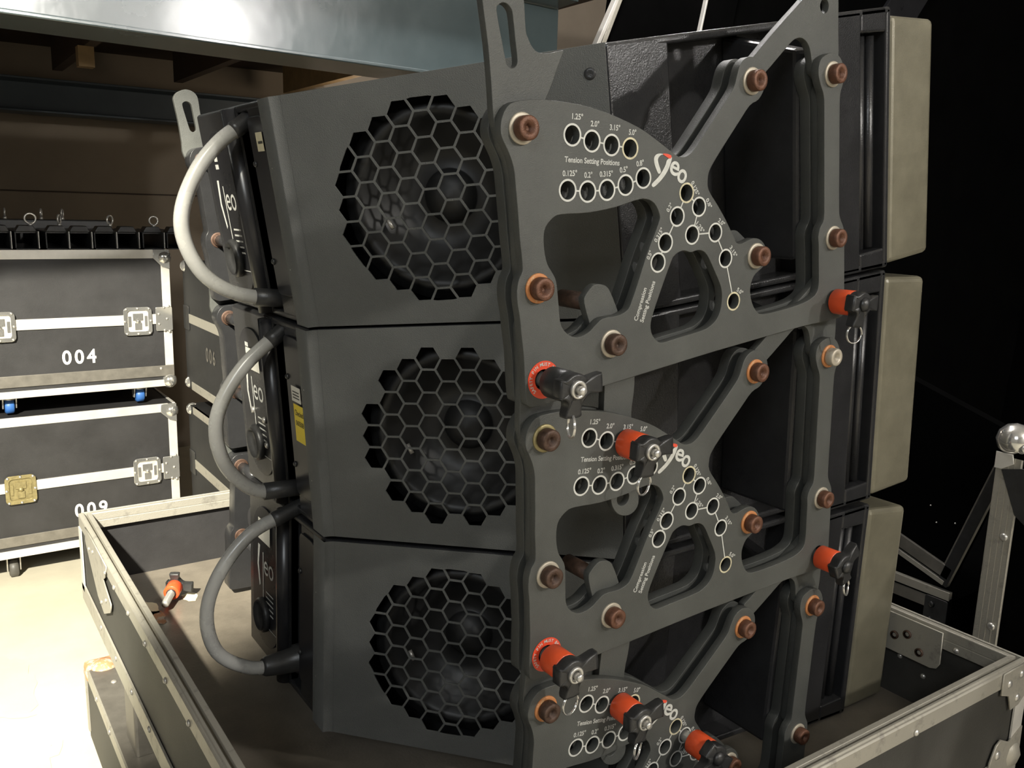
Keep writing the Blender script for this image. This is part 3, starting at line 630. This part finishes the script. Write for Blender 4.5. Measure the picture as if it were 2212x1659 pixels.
def castor(parent, x, y, z1, z0, tyre):
    r = min(.034, (z1-z0)*.42)
    mb = MB(); mb.box(x-.045, x+.045, y-.045, y+.045, z1-.006, z1); mb.lathe([(.024, 0), (.024, -.012)], (x, y, z1-.004), (0, 0, 1), 14)
    for s in (-1, 1): mb.hexa([(x+s*.022-.002, y-.012, z0+r-.008), (x+s*.022+.002, y-.012, z0+r-.008), (x+s*.022+.002, y+.012, z0+r-.008), (x+s*.022-.002, y+.012, z0+r-.008), (x+s*.022-.002, y-.03, z1-.005), (x+s*.022+.002, y-.03, z1-.005), (x+s*.022+.002, y+.03, z1-.005), (x+s*.022-.002, y+.03, z1-.005)])
    c = mb.build('castor', M_['steel'], parent)
    MB().lathe([(.010, -.016), (r*.8, -.016), (r, -.012), (r, .012), (r*.8, .016), (.010, .016)], (x, y, z0+r), (1, 0, 0), 22, True, True).build('wheel', M_[tyre], c)
def strip(parent, x0, x1, y0, y1, z0, z1, m='alu'): return MB().box(x0, x1, y0, y1, z0, z1).build('edge_strip', M_[m], parent, bevel=.001)
def stacked_case(label, number, x0, x1, y0, y1, zb, zt, mid, band, foot, latches, lm, ctyre, zfloor, numpos, castx):
    r = thing('flight_case', label, 'flight case', ((x0+x1)/2, (y0+y1)/2, 0), (0, 0, 0), 'stacked black flight cases')
    C = Vector(r.location); r.location = (0, 0, 0)
    MB().box(x0+.004, x1-.004, y0+.003, y1, zb, zt-.004).build('case_panels', M_['laminate'], r)
    e = .0322
    strip(r, x0, x1-.03, y0, y0+.01, zt-.034, zt); strip(r, x0, x1-.045, y0-.004, y0+.01, mid[0], mid[1])
    strip(r, x0, x1, y0-.003, y0+.01, band[0], band[1], 'aludark'); strip(r, x0, x1-.03, y0-.002, y0+.01, foot[0], foot[1])
    strip(r, x1-e, x1, y0, y0+.01, band[1], mid[0]-.01); strip(r, x1-e, x1, y0, y0+.01, mid[1]+.01, zt-.04)
    strip(r, x1-.01, x1, y0+.011, y1, zt-.034, zt); strip(r, x1-.01, x1+.002, y0+.011, y1, mid[0], mid[1])
    mb = MB()
    sheet('mid_bracket', [stadium(x1-.062, x1+.001, mid[0]-.028, mid[1]+.028, .006)], .006, M_['chrome'], r, lambda a, b, d: (a, y0-.008+d, b), .001)
    for a, b in ((-.05, .02), (-.03, .045), (-.012, .05), (-.05, -.02), (-.03, -.045), (-.012, -.05), (-.02, 0)): mb.lathe([(0, .004), (.004, .003), (.0055, 0)], (x1+a, y0-.008, (mid[0]+mid[1])/2+b), (0, -1, 0), 8)
    tag(mb.build('rivets', M_['steel'], r), kind='stuff')
    for z in (zt-.031, foot[0]+.02): ball(r, (x1-.018, y0+.012, z))
    sheet('corner_bracket', [[(x1-.060, zt), (x1, zt), (x1, zt-.075), (x1-.028, zt-.066), (x1-.060, zt-.034)]], .003, M_['chrome'], r, lambda a, b, d: (a, y0-.006+d, b), .0008)
    MB().lathe([(0, .004), (.005, .003), (.007, 0)], (x1-.05, y0-.003, (band[0]+band[1])/2+.01), (0, -1, 0), 10).build('rivet', M_['steel'], r)
    for x, z in latches: latch(r, (x, y0-.004, z), lm.pop(0))
    for x in castx:
        for y in (y0+.07, y1-.09): castor(r, x, y, zb, zfloor, ctyre)
    mb = MB(); add_flat(mb, text_polys(number, .074, .118, numpos, 0, .0016, space=1.3), lambda a, b, d: (a, y0+.0018, b), 0); tag(mb.build('stencilled_number', M_['white'], r), kind='stuff')
    return r
YC = 2.846
stacked_case('upper flight case numbered 004, black with bright aluminium edges', '004', -.9, .862, YC, 3.6, Z(-.737), Z(-.194), (Z(-.485), Z(-.446)), (Z(-.696), Z(-.653)), (Z(-.737), Z(-.711)), [(.733, Z(-.470)), (.262, Z(-.470))], ['chrome', 'chrome'], 'blue', Z(-.806), (.519, Z(-.600)), (.279, .739, -.5))
stacked_case('lower flight case numbered 009, black with aluminium edges, under case 004', '009', -.9, .862, YC, 3.6, Z(-1.352), Z(-.810), (Z(-1.095), Z(-1.057)), (Z(-1.307), Z(-1.267)), (Z(-1.352), Z(-1.322)), [(.738, Z(-1.078)), (.288, Z(-1.084))], ['chrome', 'brasswasher'], 'rubber', 0, (.525, Z(-1.207)), (.248, .75, -.5))
def side_case(label, number, zb, zt, mids, zfloor):
    r = thing('flight_case', label, 'flight case', (0, 0, 0), (0, 0, 0), 'stacked black flight cases')
    x0, y0, y1 = .900, 1.80, 2.80
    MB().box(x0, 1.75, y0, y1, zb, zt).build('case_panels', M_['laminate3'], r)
    for z0, z1 in mids: strip(r, x0-.003, x0+.01, y0, y1-.075, z0, z1, 'aluworn')
    sheet('mid_bracket', [stadium(y1-.075, y1, mids[0][0]-.03, mids[0][1]+.03, .006)], .004, M_['blackplastic'], r, lambda a, b, d: (x0-.004+d, a, b), .001)
    for z in (zt-.02, zb+.02): ball(r, (x0+.012, y1-.016, z), .026)
    if number:
        mb = MB(); add_flat(mb, text_polys(number, .074, .118, (0, Z(-.566)), 0, .0016, space=1.3), lambda a, b, d: (x0-.0012, 2.452-a, b), 0); tag(mb.build('stencilled_number', M_['aludark'], r), kind='stuff')  # duller than the white figures elsewhere: the shade is in the colour
    for x, y in ((1.02, 2.68), (1.02, 1.95), (1.63, 2.68), (1.63, 1.95)): castor(r, x, y, zb, zfloor, 'rubber')
    return r
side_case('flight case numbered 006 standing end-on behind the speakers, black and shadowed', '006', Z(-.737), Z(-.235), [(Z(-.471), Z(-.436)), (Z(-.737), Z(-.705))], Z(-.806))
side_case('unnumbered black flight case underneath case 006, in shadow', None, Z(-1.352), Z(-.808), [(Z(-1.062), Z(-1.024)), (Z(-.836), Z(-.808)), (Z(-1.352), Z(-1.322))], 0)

# rigging brackets lying on case 004
def bracket(x, label, eye):
    r = thing('rigging_bracket', label, 'bracket', (x, 2.86, Z(-.194)), (0, 0, 0), 'black steel brackets in a row on case 004')
    mb = MB(); mb.box(-.040, .034, 0, .45, 0, .004); mb.box(-.040, -.035, .02, .45, .004, .062); mb.box(.030, .034, -.012, .45, .004, .066)
    mb.box(-.040, .034, .03, .45, .058, .064)
    mb.build('channel', M_['blackplastic'], r, bevel=.0012)
    MB().prism([(-.037, .02, .064), (.033, .02, .064), (.022, .02, .086), (-.024, .02, .086)], (0, 0, 0), (0, .07, 0)).build('top_block', M_['cabside'], r, bevel=.002)
    MB().box(.0335, .0355, -.0125, -.0115, .004, .066).build('front_edge', M_['steel'], r)
    if eye:
        ex, ey, a, rad = eye; pts = [(ex+rad*math.cos(t)*math.cos(a), ey+rad*math.cos(t)*math.sin(a), .086+.006+rad+rad*math.sin(t)) for t in [2*PI*k/20 for k in range(20)]]
        e = MB().tube(pts, .0036, 8, True).build('eye_bolt', M_['steel'], r); MB().lathe([(.008, 0), (.006, .010)], (ex, ey, .084), (0, 0, 1), 12).build('eye_collar', M_['steel'], e)
for x, lb, eye in ((.905, 'rightmost of the row', None), (.815, 'second from the right, eye bolt facing us', (.010, .05, .12, .0165)), (.722, 'third from the right in its row', None), (.642, 'fourth from the right, eye bolt turned aside', (.024, .05, .75, .0165)), (.556, 'fifth from the right in its row', None), (.478, 'sixth from the right, eye bolt nearly edge-on', (.014, .06, 1.15, .0165)), (.378, 'seventh from the right, with wide eye bolt', (.016, .04, .1, .0185)), (.290, 'leftmost in view', None)):
    bracket(x, 'black steel bracket on case 004, '+lb, eye)
rb = thing('rigging_bar', 'long black steel bar with eye bolts, behind the brackets on case 004', 'bar', (.2, 3.36, Z(-.194)))
MB().box(-.5, .55, 0, .10, .0, .096).build('bar', M_['blackplastic'], rb, bevel=.004)
for ex, a in ((.157, 1.5), (.29, 1.3), (.37, 1.2)):
    pts = [(ex+.0165*math.cos(t)*math.cos(a), .05+.0165*math.cos(t)*math.sin(a), .122+.0165*math.sin(t)) for t in [2*PI*k/20 for k in range(20)]]
    e = MB().tube(pts, .0036, 8, True).build('eye_bolt', M_['steel'], rb); MB().lathe([(.008, 0), (.006, .012)], (ex, .05, .095), (0, 0, 1), 12).build('eye_collar', M_['steel'], e)

# ---------------------------------------------------------------- the tray the stack stands in
TX0, TX1, TY0, TY1 = .300, 1.602, -.140, 1.495
ZT, ZFL, ZBT = Z(-.762), Z(-.9465), Z(-.990)
tr = thing('flight_case_tray', 'open flight case base holding the speaker stack, dull aluminium rims', 'case tray', (0, 0, 0))
MB().box(TX0+.01, TX1-.01, TY0+.01, TY1-.01, ZBT+.004, ZFL).build('floor_panel', M_['ply'], tr)
T = .0095
for nm, b in (('side_panel', (TX0+.003, TX0+.003+T, TY0+.004, TY1-.004)), ('side_panel', (TX1-.003-T, TX1-.003, TY0+.004, TY1-.004)), ('side_panel', (TX0+.012, TX1-.012, TY0+.003, TY0+.003+T)), ('side_panel', (TX0+.012, TX1-.012, TY1-.003-T, TY1-.003))):
    MB().box(b[0], b[1], b[2], b[3], ZFL-.03, ZT-.012).build(nm, M_['laminate2'] if b[0] < .31 or b[2] < 0 else M_['laminate'], tr)
RIM = [(0, -.034), (0, -.006), (.002, -.003), (.0045, -.003), (.006, -.0002), (.0105, -.0002), (.0110, -.012), (.0165, -.012), (.0168, 0), (.0265, 0), (.0275, -.002), (.0275, -.019), (.0265, -.020), (.0275, -.021), (.0275, -.040), (.0125, -.040), (.0125, -.014), (.003, -.014), (.003, -.034)]
def rim(name, a, b, inward, m, prof=RIM, z=ZT):
    a = Vector(a); b = Vector(b); n = Vector(inward); mt = .0275
    poly = [(n.x*t, n.y*t, h) for t, h in prof]
    d = (b-a).normalized(); k = len(poly); vs = []
    for e, s in ((a, 1), (b, -1)):
        for t, h in prof: q = e+n*t+d*s*t; vs.append((q.x, q.y, z+h))      # mitred ends
    MB().add(vs, [tuple(range(k))[::-1], tuple(range(k, 2*k))]+[(i, (i+1) % k, k+(i+1) % k, k+i) for i in range(k)]).build(name, M_[m], tr, bevel=.0006, seg=1)
rim('rim_profile', (TX0, TY0, 0), (TX0, TY1, 0), (1, 0, 0), 'aluworn'); rim('rim_profile', (TX0, TY1, 0), (TX1, TY1, 0), (0, -1, 0), 'aluworn')
rim('rim_profile', (TX1, TY1, 0), (TX1, TY0, 0), (-1, 0, 0), 'aluworn'); rim('rim_profile', (TX1, TY0, 0), (TX0, TY0, 0), (0, 1, 0), 'aluworn')
FOOT = [(-.002, -.045), (-.002, 0), (.002, .001), (.002, -.040), (.03, -.040), (.03, -.045)]
for a, b, n in (((TX0, TY0, 0), (TX0, TY1, 0), (1, 0, 0)), ((TX1, TY0, 0), (TX0, TY0, 0), (0, 1, 0)), ((TX0, TY1, 0), (TX1, TY1, 0), (0, -1, 0)), ((TX1, TY1, 0), (TX1, TY0, 0), (-1, 0, 0))): rim('foot_profile', a, b, n, 'aluworn', FOOT, Z(-.944))
MB().add([], []) 
for (x, y, sx, sy) in ((TX1, TY0, -1, 1), (TX0, TY1, 1, -1), (TX0, TY0, 1, 1)):
    mb = MB(); L = .034
    mb.box(min(x, x+sx*L), max(x, x+sx*L), min(y-sy*.002, y+sy*.001), max(y-sy*.002, y+sy*.001), ZBT+.03, ZT-.036)
    mb.box(min(x-sx*.002, x+sx*.001), max(x-sx*.002, x+sx*.001), min(y, y+sy*L), max(y, y+sy*L), ZBT+.03, ZT-.036)
    mb.build('corner_post', M_['alu'], tr)
def rivet(p, ax, r=.0075): MB().lathe([(0, .0040), (r*.5, .0036), (r*.9, .0016), (r, 0)], p, ax, 12).build('rivet', M_['steel'], tr)
for y in (.18, .33, .474, .62, .77, .913, 1.05): rivet((TX0-.0005, y, Z(-.788)), (-1, 0, 0), .006)
for y in (.48, .62, .769, .919, 1.075, 1.24): rivet((TX0-.002, y, Z(-.958)), (-1, 0, 0), .0065)
sheet('corner_bracket', [[(1.31, Z(-.763)), (1.385, Z(-.765)), (1.385, Z(-.80)), (1.33, Z(-.835)), (1.25, Z(-.885)), (1.18, Z(-.90)), (1.10, Z(-.865)), (1.09, Z(-.842)), (1.17, Z(-.815)), (1.14, Z(-.800)), (1.12, Z(-.768))]], .003, M_['aluworn'], tr, lambda a, b, d: (TX0-.0035+d, a, b), .0006)
for y, z in ((1.13, -.785), (1.28, -.79), (1.20, -.88), (1.14, -.852), (1.33, -.80)): rivet((TX0-.0035, y, Z(z)), (-1, 0, 0), .005)
sheet('corner_bracket', [[(1.508, Z(-.766)), (1.604, Z(-.764)), (1.604, Z(-.822)), (1.575, Z(-.843)), (1.548, Z(-.846)), (1.535, Z(-.815)), (1.508, Z(-.806))]], .003, M_['aluworn'], tr, lambda a, b, d: (a, TY0-.0035+d, b), .0006)
for x, z in ((1.530, -.790), (1.570, -.782), (1.565, -.826)): rivet((x, TY0-.0035, Z(z)), (0, -1, 0), .008)
mb = MB(); mb.lathe([(0, .034), (.018, .030), (.030, .017), (.034, 0), (.030, -.017), (.018, -.030), (0, -.034)], (TX1-.020, TY0+.020, Z(-.945)), (0, 0, 1), 18); mb.build('corner_ball', M_['aluworn'], tr)
sheet('corner_plate', [[(1.515, Z(-.905)), (1.53, Z(-.898)), (1.545, Z(-.905)), (1.560, Z(-.912)), (1.602, Z(-.893)), (1.604, Z(-.955)), (1.57, Z(-.99)), (1.505, Z(-.99)), (1.500, Z(-.935))]], .004, M_['aluworn'], tr, lambda a, b, d: (a, TY0-.0045+d, b), .001)
rivet((1.522, TY0-.0045, Z(-.925)), (0, -1, 0), .009)
for x in (.75, 1.0, 1.25): rivet((x, TY0-.0005, Z(-.790)), (0, -1, 0), .006)
XI = TX1-.0275
sheet('hinge_plate', [[(.003, Z(-.768)), (.30, Z(-.768)), (.30, Z(-.845)), (.02, Z(-.848)), (.008, Z(-.844)), (.002, Z(-.832))]], .004, M_['aluworn'], tr, lambda a, b, d: (XI-.006+d, a, b), .001)
for y, z in ((.072, -.800), (.044, -.826), (.098, -.812)):
    MB().lathe([(.006, .0035), (.0085, .003), (.0085, 0), (.0045, .0), (.0045, .002)], (XI-.006, y, Z(z)), (-1, 0, 0), 14, True, False).build('rivet', M_['rustdark'], tr)
for y, z in ((.094, -.862), (.042, -.882), (-.01, -.888)): rivet((TX1-.0125, y, Z(z)), (-1, 0, 0), .006)
rivet((XI, -.022, Z(-.794)), (-1, 0, 0), .006)
# worn, peeled corner of the tray floor and a few flakes
random.seed(11)
def flake(cx, cy, r, m):
    l = []
    for k in range(16):
        a = 2*PI*k/16; q = r*random.uniform(.65, 1.1); l.append((cx+q*math.cos(a), cy+q*math.sin(a)*1.6))
    mb = MB(); add_poly(mb, l, lambda a, b, d: (a, b, ZFL+.0008), 0); mb.build('peeled_patch', M_[m], tr)
flake(.405, 1.20, .028, 'terracotta'); flake(.50, 1.275, .020, 'cream'); flake(.40, 1.26, .03, 'cream')

# case underneath the tray, same footprint
uc = thing('flight_case', 'battered flight case under the tray, dull aluminium rim, orange corner', 'flight case', (0, 0, 0))
UX0, UX1, UY0, UY1 = .290, 1.61, -.15, 1.50; UZ = Z(-1.165)
MB().box(UX0+.003, UX1-.003, UY0+.003, UY1-.003, .08, UZ-.004).build('case_panels', M_['laminate2'], uc)
for b in ((UX0, UX0+.004, UY0, UY1), (UX1-.004, UX1, UY0, UY1), (UX0, UX1, UY0, UY0+.004), (UX0, UX1, UY1-.004, UY1)):
    MB().box(b[0], b[1], b[2], b[3], UZ-.030, UZ).build('edge_strip', M_['aluworn'], uc)
MB().box(UX0+.004, UX0+.088, UY0+.01, UY1-.05, UZ-.003, UZ+.002).build('top_band', M_['aludark'], uc, bevel=.001)
MB().box(UX0-.001, UX0+.03, UY1-.016, UY1+.001, .10, UZ-.03).build('corner_post', M_['aluworn'], uc)
mb = MB(); mb.lathe([(0, .024), (.02, .021), (.034, .010), (.037, -.006), (.037, -.034)], (UX0+.040, UY1-.04, UZ-.008), (0, 0, 1), 20); mb.build('corner_ball', M_['terracotta'], uc)
mb = MB(); mb.box(UX0-.003, UX0+.085, UY1-.05, UY1+.002, UZ-.035, UZ+.006); mb.build('corner_cap', M_['terracotta'], uc, bevel=.010, seg=3)
for y in (1.33, 1.17, 1.0, .84): 
    MB().lathe([(0, .004), (.004, .0036), (.007, .0016), (.0075, 0)], (UX0, y, UZ-.015), (-1, 0, 0), 12).build('rivet', M_['steel'], uc)
for x, y in ((.335, 1.36), (.345, 1.06), (.36, 1.22)): MB().lathe([(0, .004), (.004, .0036), (.007, .0016), (.0075, 0)], (x, y, UZ+.002), (0, 0, 1), 12).build('rivet', M_['steel'], uc)
for x, y in ((.42, 1.36), (.42, 0), (1.48, 1.36), (1.48, 0)): castor(uc, x, y, .08, 0, 'rubber')
for k, (x, y) in enumerate(((.42, 1.30), (.42, .05), (1.48, 1.30), (1.48, .05), (.36, 1.06))):
    MB().box(x-.045, x+.045, y-.05, y+.05, UZ-.002, ZBT).build('stacking_block', M_['aludark'], uc, bevel=.006)

# ---------------------------------------------------------------- cases on the right, mostly lost in the dark
P = thing('flight_case', 'upright flight case at the right edge, ribbed aluminium corner and chrome ball', 'flight case', (0, 0, 0))
PX, PY, PZ = 1.75, .036, Z(-.43)
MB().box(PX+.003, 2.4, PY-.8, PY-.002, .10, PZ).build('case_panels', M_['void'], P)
pr = [(0, 0)]; 
for k in range(4):
    y = -.0005-.0115*k
    pr += [(-.0030, y), (-.0030, y-.0095), (-.0042, y-.0100), (-.0042, y-.0113)]
pr += [(-.003, -.0475), (0, -.048)]
MB().prism([(PX+.003+x, PY+y, 0) for x, y in pr], (0, 0, .10), (0, 0, PZ-.02)).build('corner_profile', M_['aluworn'], P)
MB().box(PX+.003, PX+.035, PY-.001, PY+.002, .10, PZ-.02).build('edge_strip', M_['aluworn'], P)
ball(P, (PX+.022, PY-.018, PZ+.012), .034); ball(P, (PX+.014, PY-.040, PZ+.002), .016)
sheet('corner_bracket', [[(PY+.002, PZ-.012), (PY-.030, PZ-.012), (PY-.034, PZ-.03), (PY-.012, PZ-.045), (PY+.002, PZ-.045)]], .003, M_['alu'], P, lambda a, b, d: (PX-.004+d, a, b), .0006)
sheet('corner_gusset', [[(PY-.012, PZ-.046), (PY-.070, PZ-.03), (PY-.070, PZ-.145), (PY-.048, PZ-.130)]], .003, M_['blackplastic'], P, lambda a, b, d: (PX-.0035+d, a, b), .0006)
for z in (-.61, -.80): MB().lathe([(0, .003), (.002, .004), (.005, .004), (.0078, .002), (.008, 0)], (PX-.0012, PY-.034, Z(z)), (-1, 0, 0), 14).build('rivet', M_['steel'], P)
for x in (1.85, 2.28):
    for y in (-.1, -.66): castor(P, x, y, .10, 0, 'rubber')
Q = thing('flight_case', 'black flight case deep in shadow behind the front grilles, pale aluminium rim', 'flight case', (0, 0, 0))
QX = 2.02
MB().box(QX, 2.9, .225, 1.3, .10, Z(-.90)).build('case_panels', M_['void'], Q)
strip(Q, QX-.004, QX+.01, .232, 1.3, Z(-.903), Z(-.882), 'aluworn'); strip(Q, QX-.002, QX+.01, .24, 1.3, Z(-.938), Z(-.908), 'aludark')
sheet('hinge_plate', [stadium(.232, .290, Z(-1.03), Z(-.905), .006)], .004, M_['blackplastic'], Q, lambda a, b, d: (QX-.006+d, a, b), .001)
for z in (-.925, -.965): MB().lathe([(0, .004), (.005, .004), (.009, 0)], (QX-.006, .272, Z(z)), (-1, 0, 0), 14).build('rivet', M_['cabside'], Q)
for x in (2.1, 2.8):
    for y in (.33, 1.2): castor(Q, x, y, .10, 0, 'rubber')
ld = thing('case_lid', 'tilted black case lid with dull edges resting on the shadowed case', 'case lid', (QX, .243, Z(-.872)), (math.radians(17.5), 0, 0))
MB().box(.004, .035, .004, .75, .0, .42).build('lid_panel', M_['void'], ld)
for b, m in (((-.004, .012, .010, .75, .0, .012), 'aluworn'), ((-.003, .012, .006, .75, .018, .050), 'aludark'), ((-.003, .012, .0, .026, .0, .42), 'blackplastic'), ((-.001, .013, .022, .030, .05, .42), 'aludark')):
    MB().box(*b).build('edge_strip', M_[m], ld, bevel=.001)
for y, z in ((.12, .16), (.09, .13), (.05, .155)): MB().lathe([(0, .003), (.002, .002), (.0025, 0)], (.004, y, z), (-1, 0, 0), 8).build('rivet', M_['steel'], ld)
# tall open lids leaning in the dark behind the stack
tl = thing('tall_case_lid', 'tall black case lid leaning behind the stack, aluminium strips at its edges', 'case lid', (0, 0, 0))
MB().hexa([(2.05, 1.92, 0), (5.6, 1.92, 0), (5.6, 1.97, 0), (2.05, 1.97, 0), (2.36, 1.92, 2.75), (5.9, 1.92, 2.75), (5.9, 1.97, 2.75), (2.36, 1.97, 2.75)]).build('lid_panel', M_['void'], tl)
def lean(x0, x1, z0, X0, X1, z1, m, y=1.9):
    k0 = (x1-x0); t = Vector(((X0-x0)/(z1-z0), 0, 1)); a = Vector((x0, y, Z(z0)))-t*.35; b = Vector((X0, y, Z(z1)))+t*.55
    MB().hexa([a, a+Vector((k0, 0, 0)), a+Vector((k0, .03, 0)), a+Vector((0, .03, 0)), b, b+Vector((X1-X0, 0, 0)), b+Vector((X1-X0, .03, 0)), b+Vector((0, .03, 0))]).build('edge_strip', M_[m], tl, bevel=.002)
lean(2.218, 2.238, .637, 2.288, 2.301, .777, 'alu'); lean(2.240, 2.262, .640, 2.301, 2.318, .779, 'aluworn')
lean(2.748, 2.758, .761, 2.766, 2.774, .846, 'alu'); lean(2.760, 2.930, .77, 2.776, 2.940, .85, 'void'); lean(3.955, 4.24, .98, 4.014, 4.265, 1.05, 'blackpanel')

# pin lying on the floor of the tray
p0 = Vector((.425, 1.205, ZFL+.019)); p1 = Vector((.505, 1.345, ZFL+.036))
d = (p1-p0).normalized()            # from the tip of the shaft towards the grip: the pin's -y
up = Vector((0, 0, 1)); xx = up.cross(-d).normalized()*-1
yv = -d; zv = Vector((0, 0, 1)); zv = (zv-yv*zv.dot(yv)).normalized(); xv = yv.cross(zv)
R = Matrix((xv, yv, zv)).transposed() @ Matrix.Rotation(PI, 3, 'Y')
pn = make_pin('loose orange collared pin lying on the far left of the tray floor', p0+d*.062, R.to_euler(), ring=False)
